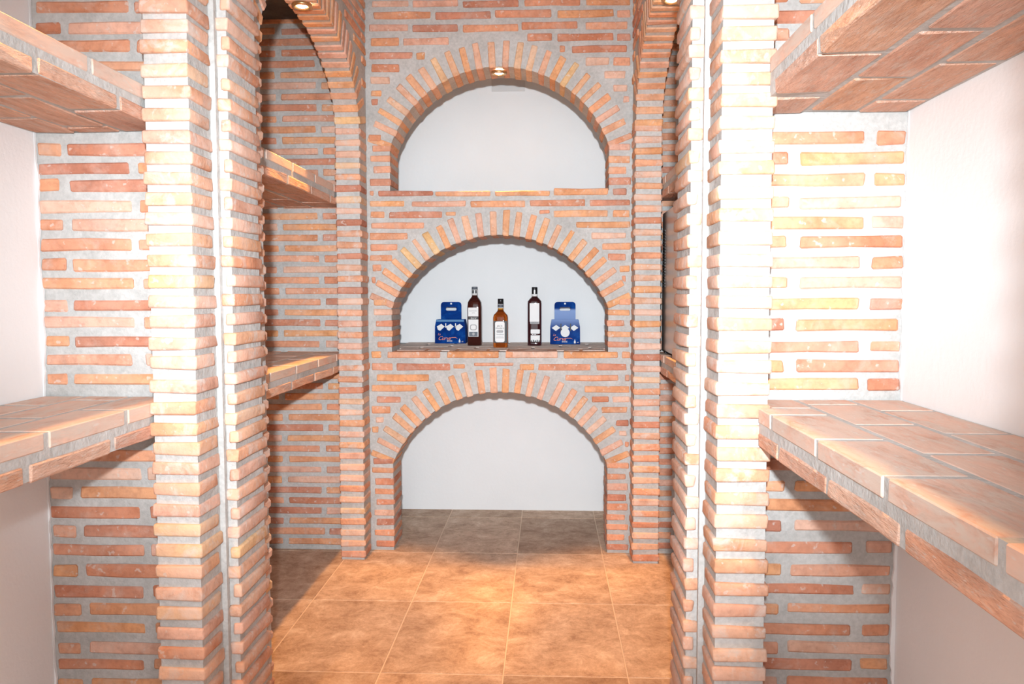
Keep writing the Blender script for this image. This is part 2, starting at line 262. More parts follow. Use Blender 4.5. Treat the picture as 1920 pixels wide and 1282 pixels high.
WR = [(0.495,0.576,1.9216,1.9465),(0.601,0.844,1.9182,1.9429),(0.495,0.754,1.8703,1.8995),(0.783,0.848,1.867,1.8961),(0.496,0.578,1.8294,1.8594),(0.603,0.846,1.8263,1.8562),(0.497,0.756,1.7748,1.8048),(0.78,0.851,1.772,1.8019),(0.5,0.762,1.5834,1.6163),(0.79,0.856,1.5814,1.6141),(0.501,0.583,1.5368,1.5666),(0.609,0.854,1.5349,1.5647),(0.501,0.763,1.4844,1.5149),(0.788,0.858,1.4828,1.5132),(0.502,0.583,1.4314,1.4602),(0.611,0.85,1.4301,1.4587),(0.503,0.765,1.3808,1.4109),(0.784,0.86,1.3797,1.4097),(0.504,0.58,1.3363,1.3653),(0.614,0.86,1.3354,1.3642),(0.505,0.756,1.2857,1.3153),(0.785,0.859,1.2849,1.3145),(0.505,0.582,1.2375,1.2673),(0.614,0.859,1.2369,1.2666),(0.506,0.759,1.1834,1.2133),(0.784,0.865,1.1832,1.2129),(0.507,0.579,1.1341,1.1634),(0.607,0.852,1.134,1.1632),(0.508,0.759,1.0819,1.1093),(0.788,0.86,1.082,1.1094),(0.509,0.58,1.0325,1.0621),(0.609,0.857,1.0329,1.0623),(0.51,0.76,0.9866,1.0162),(0.784,0.86,0.9872,1.0167),(0.513,0.753,0.7877,0.8177),(0.785,0.856,0.7892,0.819),(0.514,0.586,0.7349,0.7603),(0.612,0.851,0.7365,0.7618),(0.515,0.762,0.6874,0.7162),(0.788,0.849,0.6892,0.7179),(0.515,0.584,0.634,0.6616),(0.613,0.847,0.636,0.6635),(0.516,0.753,0.5797,0.6087),(0.789,0.852,0.582,0.6109),(0.517,0.583,0.5223,0.5495),(0.608,0.85,0.5248,0.5518),(0.518,0.763,0.4761,0.5032),(0.783,0.852,0.4787,0.5058),(0.519,0.579,0.4243,0.4495),(0.601,0.851,0.4271,0.4522),(0.52,0.756,0.3704,0.3984),(0.785,0.851,0.3735,0.4014),(0.514,0.58,0.3228,0.3537),(0.603,0.852,0.3261,0.3569),(0.514,0.76,0.2833,0.3107),(0.781,0.85,0.2867,0.314),(0.515,0.578,0.2332,0.2608),(0.601,0.851,0.2369,0.2644)]

# ------------------------------------------------------------------ floor
bm = bmesh.new(); add_box(bm, -1.45, 1.0, -0.9, 4.5, -0.10, -0.0015)
floor = structure('floor', bm, M_grout)
def tile_mesh(sx, sy):
    bm = bmesh.new(); bmesh.ops.create_cube(bm, size=1.0); bmesh.ops.scale(bm, vec=(sx, sy, 0.012), verts=bm.verts)
    bmesh.ops.bevel(bm, geom=list(bm.edges), offset=0.0012, segments=1, affect='EDGES')
    me = mesh_from(bm, 'tile'); me.materials.append(M_tile); return me
tm = {}
for i in range(-3, 4):
    for j in range(-1, 10):
        x0, x1 = -0.542 + 0.4 * i, -0.542 + 0.4 * (i + 1); y1, y0 = 4.275 - 0.6 * j, 4.275 - 0.6 * (j + 1)
        x0, x1, y0, y1 = max(x0, -1.375), min(x1, 0.865), max(y0, -0.9), min(y1, 4.435)
        if x1 - x0 < 0.03 or y1 - y0 < 0.03: continue
        k = (round(x1 - x0, 3), round(y1 - y0, 3))
        if k not in tm: tm[k] = tile_mesh(k[0] - 0.0048, k[1] - 0.0055)
        link('tile', tm[k], None, floor, ((x0 + x1) / 2, (y0 + y1) / 2, -0.006 + rnd.uniform(0, 0.0004)))

# ------------------------------------------------------------------ white shell
bm = bmesh.new(); add_box(bm, -1.45, 1.0, -0.2, 4.6, TOP, TOP + 0.12); structure('ceiling', bm, M_plaster)
bm = bmesh.new(); add_box(bm, -1.45, -1.309, -0.2, 2.10, 0, TOP); add_box(bm, -1.45, -1.375, 2.10, 4.6, 0, TOP); structure('wall_left', bm, M_plaster)
bm = bmesh.new(); add_box(bm, 0.863, 1.0, -0.2, 4.6, 0, TOP); structure('wall_right', bm, M_plaster)
bm = bmesh.new(); add_box(bm, -1.374, 0.862, YN, 4.6, 0, TOP)
wn = structure('wall_niche_back', bm, M_plaster)
bm = bmesh.new(); add_box(bm, -1.37, -0.93, YR + 0.001, YN - 0.001, 0, TOP); structure('wall_niche_left', bm, M_plaster)
bm = bmesh.new(); add_box(bm, 0.47, 0.855, YR + 0.001, YN - 0.001, 0, TOP); structure('wall_niche_right', bm, M_plaster)

for side, (p, q) in {'left': (-1.308, -0.952), 'right': (0.503, 0.862)}.items():  # unseen dark lids over the bays, added to darken their upper parts
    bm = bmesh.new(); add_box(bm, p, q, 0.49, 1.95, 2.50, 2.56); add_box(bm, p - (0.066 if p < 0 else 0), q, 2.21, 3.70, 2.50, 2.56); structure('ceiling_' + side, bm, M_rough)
# ------------------------------------------------------------------ end wall with three arched niches
def circ(spring, crown):
    h = (JR - JL) / 2; r = crown - spring; R = (h * h + r * r) / (2 * r)
    return R, (JL + JR) / 2, crown - R, math.asin(h / R)
bm = bmesh.new()
REC = 0.0045
xa, xb = SIDE['left']['xa'] - 0.02, SIDE['right']['xa'] + 0.02
add_box(bm, xa, JL - 0.004, YB + REC, YR, 0, TOP)
add_box(bm, JR + 0.004, xb, YB + REC, YR, 0, TOP)
tops = [(ARCHES[0], 0.957 - 0.004), (ARCHES[1], 1.707 - 0.003), (ARCHES[2], TOP)]
for (sp, cr, sill), ztop in tops:
    R, cx, cz, A = circ(sp, cr)
    R2 = R + 0.004; n = 40
    pts = [(cx + R2 * math.sin(-A + 2 * A * i / n), cz + R2 * math.cos(-A + 2 * A * i / n)) for i in range(n + 1)]
    pts[0] = (JL - 0.004, pts[0][1]); pts[-1] = (JR + 0.004, pts[-1][1])
    for p, q in zip(pts[:-1], pts[1:]):
        add_quadprism(bm, [p, q, (q[0], ztop), (p[0], ztop)], YB + REC, YR, 'y')
wall_back = structure('wall_back', bm, M_mort)
for a, b, z0, z1, fl in BACK:
    deep = 0.193 if fl or (z1 > 0.925 and z1 < 0.96) else 0.08
    if z1 - z0 < 0.022 and not (0.9 < z0 < 0.93): pass
    brick(wall_back, (a, YB + rnd.uniform(-0.0015, 0.001), z0), (b, YB + deep, z1), M_brick, 0.0038)
for z in [2.612, 2.664, 2.716, 2.768]:
    x = xa + (0.03 if int(z * 1000) % 2 else 0.16)
    while x < xb - 0.06:
        x1 = min(x + 0.265, xb - 0.02); brick(wall_back, (x, YB, z - 0.031), (x1, YB + 0.08, z), M_brick, 0.0038); x = x1 + 0.02
for (sp, cr, sill), off in zip(ARCHES, (0.0, 0.0, 0.0)):
    R, cx, cz, A = circ(sp, cr); n = 24; A1 = A - 0.018
    for i in range(n):
        t = -A1 + 2 * A1 * i / (n - 1) + rnd.uniform(-0.006, 0.006)
        L = 0.118 + rnd.uniform(-0.006, 0.004)
        r = R + L / 2 + rnd.uniform(-0.001, 0.0015)
        brick(wall_back, None, None, M_arch, 0.004, 1, (0, t, 0), (cx + r * math.sin(t), YB + 0.098, cz + r * math.cos(t)), (0.031 + rnd.choice((-0.002, 0, 0.001)), 0.196, L))
# brick slabs inside the niches
for k, (zt, zb) in enumerate(((0.957, 0.880), (1.700, 1.620))):
    bm = bmesh.new(); add_box(bm, -0.929, 0.469, YB + 0.02 if k else YB + 0.075, YN - 0.001, zb, zt - 0.004)
    s = structure('trim_%d' % (k + 1), bm, M_mort)
    if k == 0:
        y = YR - 0.005
        for row in range(4):
            y0 = YR + 0.003 + row * 0.13; y1 = min(y0 + 0.118, YN - 0.004)
            x = -0.92 + (0.14 if row % 2 else 0.0)
            while x < 0.46:
                x1 = min(x + 0.27, 0.465)
                if x1 - x > 0.04: brick(s, (x, y0, zt - 0.03), (x1, y1, zt), M_sill, 0.002, off=0.0004)
                x = x1 + 0.015
        x = JL + 0.005
        while x < JR - 0.02:
            x1 = min(x + 0.135, JR - 0.004); brick(s, (x, YB + 0.202 - 0.125, zt - 0.028), (x1, YB + 0.198, zt), M_sill, 0.002, off=0.0004); x = x1 + 0.014

# ------------------------------------------------------------------ side arcades, piers, cross walls
AZ, AB = 1.96, 0.33
def arch_pts(y0, y1, n, grow=0.0):
    c, a = (y0 + y1) / 2, (y1 - y0) / 2
    return [(c - (a + grow) * math.cos(PI * i / n), AZ + (AB + grow) * math.sin(PI * i / n)) for i in range(n + 1)]
def arch_z(y, y0, y1, grow):
    c, a = (y0 + y1) / 2, (y1 - y0) / 2 + grow
    u = 1 - ((y - c) / a) ** 2
    return AZ + (AB + grow) * math.sqrt(u) if u > 0 else None
for side, S in SIDE.items():
    sg = 1 if side == 'left' else -1             # direction from the wall towards the corridor
    xa, xi, xr, xw = S['xa'], S['xi'], S['xr'], S['xw']
    def bx(a, b): return (min(a, b), max(a, b))
    cx0, cx1 = bx(xi + sg * 0.006, xa - sg * 0.006)
    bays = [(0.56, S['yf']), (S['ye'], FP0)]
    # arcade above the two arches
    bm = bmesh.new()
    for y0, y1 in bays:
        P = arch_pts(y0, y1, 48, 0.005); P[0] = (y0 - 0.005, P[0][1]); P[-1] = (y1 + 0.005, P[-1][1])
        for p, q in zip(P[:-1], P[1:]):
            add_quadprism(bm, [p, q, (q[0], TOP), (p[0], TOP)], cx0, cx1, 'x')
    for ya, yb in ((0.386, 0.555), (S['yf'] + 0.0051, S['ye'] - 0.0051), (FP0 + 0.0051, YB + 0.004)):
        add_box(bm, cx0, cx1, ya, yb, AZ, TOP)
    arc = structure('wall_%s_arcade' % side, bm, M_mort)
    for bi, (y0, y1) in enumerate(bays):
        P = arch_pts(y0, y1, 400)
        acc = 0; nxt = 0.018
        for p, q in zip(P[:-1], P[1:]):
            d = math.hypot(q[0] - p[0], q[1] - p[1]); acc += d
            if acc >= nxt:
                nxt += 0.0535
                ty, tz = (q[0] - p[0]) / d, (q[1] - p[1]) / d
                ny, nz = -tz, ty
                if nz < 0 or (abs(nz) < 1e-6): pass
                L = 0.125; cy, cz = q[0] + ny * L / 2, q[1] + nz * L / 2
                ang = math.atan2(-ny, nz)
                a0, a1 = bx(xi, xa)
                if YB - cy < 0.03 : continue
                if cy + abs(ny) * L / 2 > YB - 0.004:
                    L2 = max(0.03, L - (cy + abs(ny) * L / 2 - (YB - 0.004)) / max(0.3, abs(ny)))
                    cy, cz = q[0] + ny * L2 / 2, q[1] + nz * L2 / 2; L = L2
                brick(arc, None, None, M_arch, 0.004, 1, (ang, 0, 0), ((a0 + a1) / 2, cy, cz), (a1 - a0, 0.031, L))
    # courses above, on the corridor face
    k = 0; z = 2.02
    while z < TOP - 0.03:
        y = 0.60 + (0.14 if k % 2 else 0.0)
        while y < YB - 0.02:
            ye = min(y + 0.27, YB - 0.008)
            ok = ye - y > 0.03 and not (ye > S['yf'] + 0.10 and y < S['ye'] + 0.02)
            for b0, b1 in bays:
                for yy in (y, ye, (y + ye) / 2):
                    az = arch_z(yy, b0, b1, 0.137)
                    if az and az > z - 0.004: ok = False
            if ok:
                a0, a1 = bx(xa, xa - sg * 0.05)
                brick(arc, (a0, y, z), (a1, ye, z + 0.031), M_brick, 0.0038)
            y = ye + 0.018
        k += 1; z += 0.0515
    # near pier with its rib
    zl = PL if side == 'left' else PR
    zl = [z for z in zl]
    z = zl[0] + 0.0505
    top = []
    while z < TOP - 0.02: top.append(z); z += 0.0505
    zl = top[::-1] + zl
    z = zl[-1] - 0.0505
    while z > 0.02: zl.append(z); z -= 0.0505
    bm = bmesh.new()
    add_box(bm, cx0, cx1, S['yf'] + 0.009, S['ye'] - 0.008, 0, AZ)
    a0, a1 = bx(xa - sg * 0.02, xr - sg * 0.008)
    add_box(bm, a0, a1, S['yr'] + 0.008, S['yr2'] - 0.008, 0, TOP)
    # mortar fillet in the inner corner
    a0, a1 = bx(xa - sg * 0.01, xa + sg * 0.008)
    add_box(bm, a0, a1, S['yr'] - 0.010, S['yr'] + 0.012, 0, TOP)
    pier = structure('wall_%s_pier' % side, bm, M_mortw)
    for i, zc in enumerate(zl):
        h = 0.0156
        if zc < AZ + 0.005:
            a0, a1 = bx(xi, xa)
            e = 0.014 if i % 2 else 0.028
            brick(pier, (a0, S['yf'], zc - h), (a1, S['yr'] - e, zc + h), M_pier, 0.0055, 2, off=0.0022)
            brick(pier, (a0, S['yr2'] + 0.008, zc - h - 0.006), (a1, S['ye'], zc + h - 0.006), M_pier, 0.007, 1)
        zz = zc + 0.004
        a0, a1 = bx(xa + sg * (0.006 if i % 2 else 0.016), xr)
        brick(pier, (a0, S['yr'], zz - h), (a1, S['yr2'], zz + h), M_pier, 0.006, 2, off=0.0022)
    # far pier
    bm = bmesh.new(); add_box(bm, cx0, cx1, FP0 + 0.006, YB + 0.004, 0, AZ)
    fp = structure('wall_%s_far_pier' % side, bm, M_mort)
    z = 0.025
    ph = 1.448 - int(1.448 / 0.0508) * 0.0508
    z = ph + 0.0
    i = 0
    while z < AZ + 0.005:
        if z > 0.012:
            a0, a1 = bx(xi, xa); brick(fp, (a0, FP0, max(0.004, z - 0.0155)), (a1, YB - (0.012 if i % 2 else 0.022), z + 0.0155), M_pier if i % 3 else M_brick, 0.006, 1, off=0.002)
        z += 0.0508; i += 1
    # the pier nearest the entrance
    bm = bmesh.new(); add_box(bm, cx0, cx1, 0.386, 0.552, 0, AZ)
    np_ = structure('wall_%s_entrance_pier' % side, bm, M_mort)
    z = 0.03
    while z < AZ:
        a0, a1 = bx(xi, xa); brick(np_, (a0, 0.38, z - 0.0155), (a1, 0.56, z + 0.0155), M_pier, 0.006, 1); z += 0.0508
    # cross wall behind the near bay
    bm = bmesh.new(); a0, a1 = bx(S['xwf'], xi + sg * 0.02); add_box(bm, a0, a1, 2.101 if side == 'left' else S['yr'] + 0.005, S['yr2'] - 0.005, 0, TOP)
    if side == 'left': add_box(bm, xw, xi + 0.02, S['yr'] + 0.005, 2.0999, 0, TOP)
    cw = structure('wall_%s_cross' % side, bm, M_mort)
    W = WL if side == 'left' else WR
    zs = sorted(set(round((r[2] + r[3]) / 2, 2) for r in W))
    for a, b, z0, z1 in W:
        if side == 'left': a = max(a, xw + 0.004); b = min(b, xi + 0.003)
        else: a = max(a, xi - 0.003); b = min(b, xw - 0.004)
        if b - a < 0.012: continue
        brick(cw, (a, S['yr'], z0), (b, S['yr'] + 0.09, z1), M_brick, 0.0038)
    zlo, zhi = min(r[2] for r in W), max(r[3] for r in W)
    extra = []
    z = zlo - 0.0505
    while z > 0.0: extra.append(z); z -= 0.0505
    z = zhi + 0.019
    while z < TOP - 0.04: extra.append(z); z += 0.0505
    for i, z in enumerate(extra):
        a0, a1 = bx(xw + sg * 0.006, xi - sg * 0.0)
        if i % 2: cut = [(a0, a0 + 0.24), (a0 + 0.26, a1)]
        else: cut = [(a0, a0 + 0.07), (a0 + 0.09, a1)]
        for p, q in cut: brick(cw, (p, S['yr'], z), (q, S['yr'] + 0.09, z + 0.030), M_brick, 0.0038)
    # ragged plaster edge where the white wall meets the bricks
    bm = bmesh.new(); z = 0.004; prev = rnd.uniform(0.002, 0.007)
    x0 = xw + sg * 0.0005
    while z < TOP - 0.03:
        zn = z + rnd.uniform(0.012, 0.03); nx = min(0.011, max(0.001, prev + rnd.uniform(-0.0045, 0.0045)))
        add_quadprism(bm, [(x0, z), (x0 + sg * prev, z), (x0 + sg * nx, zn), (x0, zn)], S['yr'] - 0.0035, S['yr'] + 0.004, 'y')
        z, prev = zn, nx
    fixn(bm); link('plaster_edge', mesh_from(bm), M_plaster, cw)
    # cross wall at the entrance end of the near bay
    bm = bmesh.new(); a0, a1 = bx(xw, xi + sg * 0.01); add_box(bm, a0, a1, 0.386, 0.48, 0, TOP)
    structure('wall_%s_entrance_cross' % side, bm, M_mort)
    # end wall of the far bay
    bm = bmesh.new(); xw = S['xwf']; a0, a1 = bx(xw, xa - sg * 0.02 + sg * 0.0); add_box(bm, a0, a1, YB + 0.0045, YR, 0, TOP)
    ew = structure('wall_%s_end' % side, bm, M_mort)
    z = 1.4936; i = 0
    while z > 0.075: z -= 0.0502; i += 1
    while z < TOP - 0.03:
        a0, a1 = bx(xw + sg * 0.004, xi + sg * 0.004); W_ = a1 - a0
        j = rnd.uniform(-0.008, 0.008)
        if i % 2 == 0: cut = [(0.0, 0.70), (0.76, 1.0)]
        else: cut = [(0.0, 0.23), (0.30, 1.0)]
        for p, q in cut:
            if side == 'right': p, q = 1 - q, 1 - p
            pa, qa = a0 + W_ * p + (j if p > 0 else 0), a0 + W_ * q + (j if q < 1 else 0)
            brick(ew, (pa, YB, z - 0.016), (qa, YB + 0.07, z + 0.015), M_brick, 0.0038)
        z += 0.0502; i -= 1

# ------------------------------------------------------------------ brick shelves
def shelf(label, xf, xw, y0, y1, zb, zt, jt, jb, lip=None, group='built-in brick shelves'):
    """xf front x, xw wall x; jt / jb: y of one joint in the top / bottom course of the front edge"""
    root = empty('brick_shelf', ((xf + xw) / 2, (y0 + y1) / 2, zb))
    tag(root, label, 'shelf', group)
    ox, oy, oz = root.location
    sg = 1 if xw > xf else -1
    D = abs(xw - xf); T = 0.033
    bm = bmesh.new()
    a, b = sorted((xf + sg * 0.003, xw - sg * 0.001))
    if lip: # front lip stops short of the pier
        a, b = sorted((lip[0] + sg * 0.0, xw - sg * 0.001)); add_box(bm, a - ox, b - ox, y0 - oy, y1 - oy, 0.0025, zt - zb - 0.0012)
        a, b = sorted((xf + sg * 0.003, lip[0])); add_box(bm, a - ox, b - ox, y0 - oy, lip[1] - 0.002 - oy, 0.0025, zt - zb - 0.0012)
    else: add_box(bm, a - ox, b - ox, y0 - oy, y1 - oy, 0.0025, zt - zb - 0.0012)
    fixn(bm); link('mortar_bed', mesh_from(bm), M_mortw, root)
    rows = 3; rw = D / rows
    for layer, (z0, z1, jj, mat) in enumerate(((zt - T, zt, jt, M_slabtop), (zb, zb + T, jb, M_slab))):
        for r in range(rows):
            p0 = xf + sg * (rw * r + (0 if r == 0 else 0.006)); p1 = xf + sg * (rw * (r + 1) - 0.006)
            a, b = sorted((p0, p1))
            j = jj + (0.0, 0.165, 0.07)[r]
            while j > y0: j -= 0.287
            yy = j
            ye = lip[1] - 0.004 if (lip and r == 0) else y1 - 0.003
            while yy < ye - 0.02:
                q0, q1 = max(yy + 0.009, y0 + 0.003), min(yy + 0.278, ye)
                if q1 - q0 > 0.03:
                    m = mat if r or layer else M_pier
                    if layer == 0 and r == 0: m = M_slabtop
                    brick(root, (a - ox, q0 - oy, z0 - oz), (b - ox, q1 - oy, z1 - oz), m, 0.0032 if layer else 0.0022, off=0.0012 if layer else 0.0005)
                yy += 0.287
            if lip and r == 0:   # short pieces behind the pier corner
                a2, b2 = sorted((lip[0] + sg * 0.002, p1))
                brick(root, (a2 - ox, lip[1] + 0.006 - oy, z0 - oz), (b2 - ox, y1 - 0.003 - oy, z1 - oz), mat, 0.003, off=0.0006)
    return root
L, Rr = SIDE['left'], SIDE['right']
shelf('lower brick shelf of the nearest left bay, its worn top seen from above', L['xi'], L['xw'], 0.48, L['yr'] - 0.002, 0.877, 0.963, 1.459, 1.685)
shelf('upper brick shelf of the nearest left bay, seen from below at the top left corner', L['xi'], L['xw'], 0.48, L['yr'] - 0.002, 1.637, 1.722, 1.647, 1.467)
shelf('large lower brick shelf at right with a pale smooth top and an orange front edge', 0.478, Rr['xw'], 0.48, Rr['yr'] - 0.002, 0.877, 0.965, 1.417, 1.649, lip=(0.508, Rr['yf']))
shelf('upper brick shelf at the top right corner showing its broad brick underside', 0.490, Rr['xw'], 0.48, Rr['yr'] - 0.002, 1.658, 1.745, 1.81, 1.488, lip=(0.508, Rr['yf']))
shelf('lower brick shelf in the far left bay, seen between the two left piers', L['xi'], L['xwf'], L['yr2'], YB - 0.002, 0.868, 0.955, 2.965, 3.196)
shelf('upper brick shelf in the far left bay, under the arch with the lamp', L['xi'], L['xwf'], L['yr2'], YB - 0.002, 1.632, 1.720, 2.965, 3.196)
shelf('lower brick shelf in the far right bay, carrying the steel appliance', Rr['xi'], Rr['xw'], Rr['yr2'], YB - 0.002, 0.868, 0.955, 2.9, 3.1)
shelf('upper brick shelf in the far right bay, sliver above the steel appliance', Rr['xi'], Rr['xw'], Rr['yr2'], YB - 0.002, 1.650, 1.738, 2.9, 3.1)

# ------------------------------------------------------------------ round downlights set into the arches
def ringmesh(prof, n=28):
    bm = bmesh.new(); rings = []
    for r, z in prof:
        rings.append([bm.verts.new((r * math.cos(2 * PI * i / n), r * math.sin(2 * PI * i / n), z)) for i in range(n)])
    for A, B in zip(rings[:-1], rings[1:]):
        for i in range(n): bm.faces.new([A[i], A[(i + 1) % n], B[(i + 1) % n], B[i]])
    return bm, rings
def downlight(loc, label, tilt=(0, 0, 0), power=130, cone=46, blend=0.45):
    root = empty('recessed_lamp', loc); root.rotation_euler = tilt
    tag(root, label, 'lamp', 'small round downlights in the brick arches')
    bm, _ = ringmesh([(0.036, 0.006), (0.038, 0.0), (0.036, -0.005), (0.030, -0.007), (0.024, -0.004), (0.021, 0.006)])
    fixn(bm); link('trim_ring', mesh_from(bm, 'ring', True), M_brass, root)
    bm, rg = ringmesh([(0.021, 0.004), (0.018, -0.002), (0.010, -0.006), (0.001, -0.007)])
    bm.faces.new(rg[-1]); fixn(bm); link('lens', mesh_from(bm, 'lens', True), M_lens, root)
    d = bpy.data.lights.new('lamp_beam', 'SPOT'); d.energy = power; d.color = WARM; d.shadow_soft_size = 0.018
    d.spot_size = math.radians(cone); d.spot_blend = blend
    o = bpy.data.objects.new('lamp_beam', d); col.objects.link(o); o.parent = root; o.location = (0, 0, -0.012)
    return root
downlight((-0.900, 2.93, 2.281), 'round lamp glowing in the soffit of the far left arch')
downlight((0.446, 2.94, 2.281), 'round lamp glowing in the soffit of the far right arch')
downlight((-0.228, 3.764, 2.258), 'bright round lamp in the crown of the top niche arch', power=85, cone=46, blend=0.6)
downlight((-0.932, 1.205, 2.281), 'lamp in the soffit of the nearest left arch, above the picture', power=70, cone=80, blend=0.7)
downlight((0.480, 1.185, 2.281), 'lamp in the soffit of the nearest right arch, above the picture', power=70, cone=80, blend=0.7)

# ------------------------------------------------------------------ curve / text helpers
def curve_mesh(splines, ext, name='c'):
    cu = bpy.data.curves.new(name, 'CURVE'); cu.dimensions = '2D'; cu.fill_mode = 'BOTH'; cu.extrude = ext
    for pts in splines:
        s = cu.splines.new('POLY'); s.points.add(len(pts) - 1); s.use_cyclic_u = True
        for p, q in zip(s.points, pts): p.co = (q[0], q[1], 0, 1)
    return conv(cu)
def conv(cu):
    o = bpy.data.objects.new('tmp', cu); col.objects.link(o)
    me = bpy.data.meshes.new_from_object(o.evaluated_get(bpy.context.evaluated_depsgraph_get()))
    bpy.data.objects.remove(o); me.transform(Matrix.Rotation(PI / 2, 4, 'X')); return me
def text_mesh(t, size, shear=0.0, ext=0.0002, space=1.0):
    cu = bpy.data.curves.new('t', 'FONT'); cu.body = t; cu.size = size; cu.shear = shear; cu.extrude = ext
    cu.align_x = 'CENTER'; cu.align_y = 'CENTER'; cu.space_character = space; cu.resolution_u = 3
    return conv(cu)
def rrect(x0, x1, z0, z1, r, n=5, corners=(1, 1, 1, 1)):
    P = []
    for (cx, cz, a0), k in zip(((x1 - r, z0 + r, -90), (x1 - r, z1 - r, 0), (x0 + r, z1 - r, 90), (x0 + r, z0 + r, 180)), corners):
        if not k:
            P.append((x1 if a0 in (-90, 0) else x0, z0 if a0 in (-90, 180) else z1)); continue
        for i in range(n + 1):
            a = math.radians(a0 + 90 * i / n); P.append((cx + r * math.cos(a), cz + r * math.sin(a)))
    return P
def boxobj(name, parent, lo, hi, mat, bev=0.0):
    bm = bmesh.new(); add_box(bm, lo[0], hi[0], lo[1], hi[1], lo[2], hi[2]); fixn(bm)
    if bev: bmesh.ops.bevel(bm, geom=list(bm.edges), offset=bev, segments=2, affect='EDGES')
    return link(name, mesh_from(bm), mat, parent)

# ------------------------------------------------------------------ bottles
def loft(secs, n=32, capb=True):
    """secs: (z, halfwidth x, halfdepth y, exponent)"""
    bm = bmesh.new(); rings = []
    for z, a, b, e in secs:
        R = []
        for i in range(n):
            t = 2 * PI * (i + 0.5) / n; c, s = math.cos(t), math.sin(t)
            R.append(bm.verts.new((a * math.copysign(abs(c) ** (2 / e), c), b * math.copysign(abs(s) ** (2 / e), s), z)))
        rings.append(R)
    for A, B in zip(rings[:-1], rings[1:]):
        for i in range(n): bm.faces.new([A[i], A[(i + 1) % n], B[(i + 1) % n], B[i]])
    bm.faces.new(rings[0][::-1]); bm.faces.new(rings[-1]); fixn(bm)
    return mesh_from(bm, 'loft', True)
ZS = 0.958
def sub(name, me, mat, parent, loc=(0, 0, 0)): return link(name, me, mat, parent, loc)
def plate(name, parent, x0, x1, z0, z1, y, mat, r=0.0, th=0.0008):
    P = rrect(x0, x1, z0, z1, r) if r else [(x0, z0), (x1, z0), (x1, z1), (x0, z1)]
    return link(name, curve_mesh([P], th / 2), mat, parent, (0, y, 0))
# tall dark bottle, left
W = 0.0375
b1 = empty('liquor_bottle', (-0.383, 4.155, ZS)); tag(b1, 'tall dark brown bottle with two white labels, beside the blue carton at left', 'bottle', 'bottles in the middle niche')
sub('glass_body', loft([(0, W - .004, W - .004, 5), (.003, W, W, 5), (.20, W, W, 5), (.225, W - .002, W - .002, 4.5), (.240, W - .010, W - .010, 3.5), (.252, .018, .018, 2.4), (.258, .0150, .0150, 2), (.262, .0148, .0148, 2)]), M_dark, b1)
sub('neck_label', loft([(.2622, .0155, .0155, 2), (.292, .0155, .0155, 2)]), M_white, b1)
sub('cap', loft([(.2921, .0158, .0158, 2), (.305, .0158, .0158, 2), (.307, .0145, .0145, 2)]), M_grey, b1)
nl = plate('neck_mark', b1, -.0140, -.0015, .272, .289, -.0166, M_ink); plate('neck_mark', b1, .0030, .0125, .272, .289, -.0166, M_ink)
l1 = plate('upper_label', b1, -.031, .022, .152, .198, -W - .0008, M_white)
sub('lettering', text_mesh('BLENDED', .0095), M_midink, l1, (-.0045, -.0008, .181)); sub('lettering', text_mesh('1870', .009), M_midink, l1, (-.0045, -.0008, .170))
bd = plate('middle_band', b1, -.030, .022, .137, .150, -W - .0006, M_ink); sub('lettering', text_mesh('Special', .011, .3), M_white, bd, (-.004, -.0008, .1435))
l2 = plate('lower_label', b1, -.030, .022, .046, .136, -W - .0008, M_white)
plate('crest', l2, -.022, .014, .080, .110, -.0007, M_midink, .01); plate('crest_centre', l2, -.017, .009, .084, .106, -.0012, M_white, .008)
plate('grey_panel', l2, -.027, .018, .048, .072, -.0007, M_grey); plate('seal', l2, -.010, .002, .053, .068, -.0012, M_midink, .004)
# square amber whiskey bottle, centre
b2 = empty('liquor_bottle', (-0.237, 3.995, ZS)); tag(b2, 'short square amber bottle with a black cap, the middle bottle', 'bottle', 'bottles in the middle niche')
sub('glass_body', loft([(0, W - .004, W - .004, 5), (.003, W, W, 5), (.150, W, W, 5), (.163, W - .003, W - .003, 4), (.174, W - .013, W - .013, 3), (.182, .0175, .0175, 2.2), (.190, .0148, .0148, 2)]), M_amber, b2)
sub('glass_neck', loft([(.1902, .0146, .0146, 2), (.197, .0145, .0145, 2)]), M_amberneck, b2)
sub('neck_label', loft([(.1972, .0152, .0152, 2), (.218, .0152, .0152, 2)]), M_grey, b2)
plate('neck_stripe', b2, -.0148, .0148, .1972, .200, -.0158, M_white); plate('neck_stripe', b2, -.013, .013, .216, .2175, -.0158, M_white)
sub('cap', loft([(.2181, .0150, .0150, 2), (.243, .0150, .0150, 2), (.2445, .0135, .0135, 2)]), M_black, b2)
lb = plate('label', b2, -.034, .034, .024, .134, -W - .0007, M_ink, .002)
fr = plate('label_panel', lb, -.026, .022, .027, .131, -.0007, M_white, .010)
sub('lettering', text_mesh("JACK", .0125), M_ink, lb, (-.002, -.0018, .108)); sub('lettering', text_mesh("DANIEL'S", .0105), M_ink, lb, (-.002, -.0018, .096))
plate('label_oval', lb, -.019, .015, .074, .088, -.0014, M_midink, .006)
sub('lettering', text_mesh('TENNESSEE', .0075), M_ink, lb, (-.002, -.0018, .066)); sub('lettering', text_mesh('WHISKEY', .0085), M_midink, lb, (-.002, -.0018, .056))
plate('label_rule', lb, -.022, .018, .0485, .0500, -.0014, M_ink)
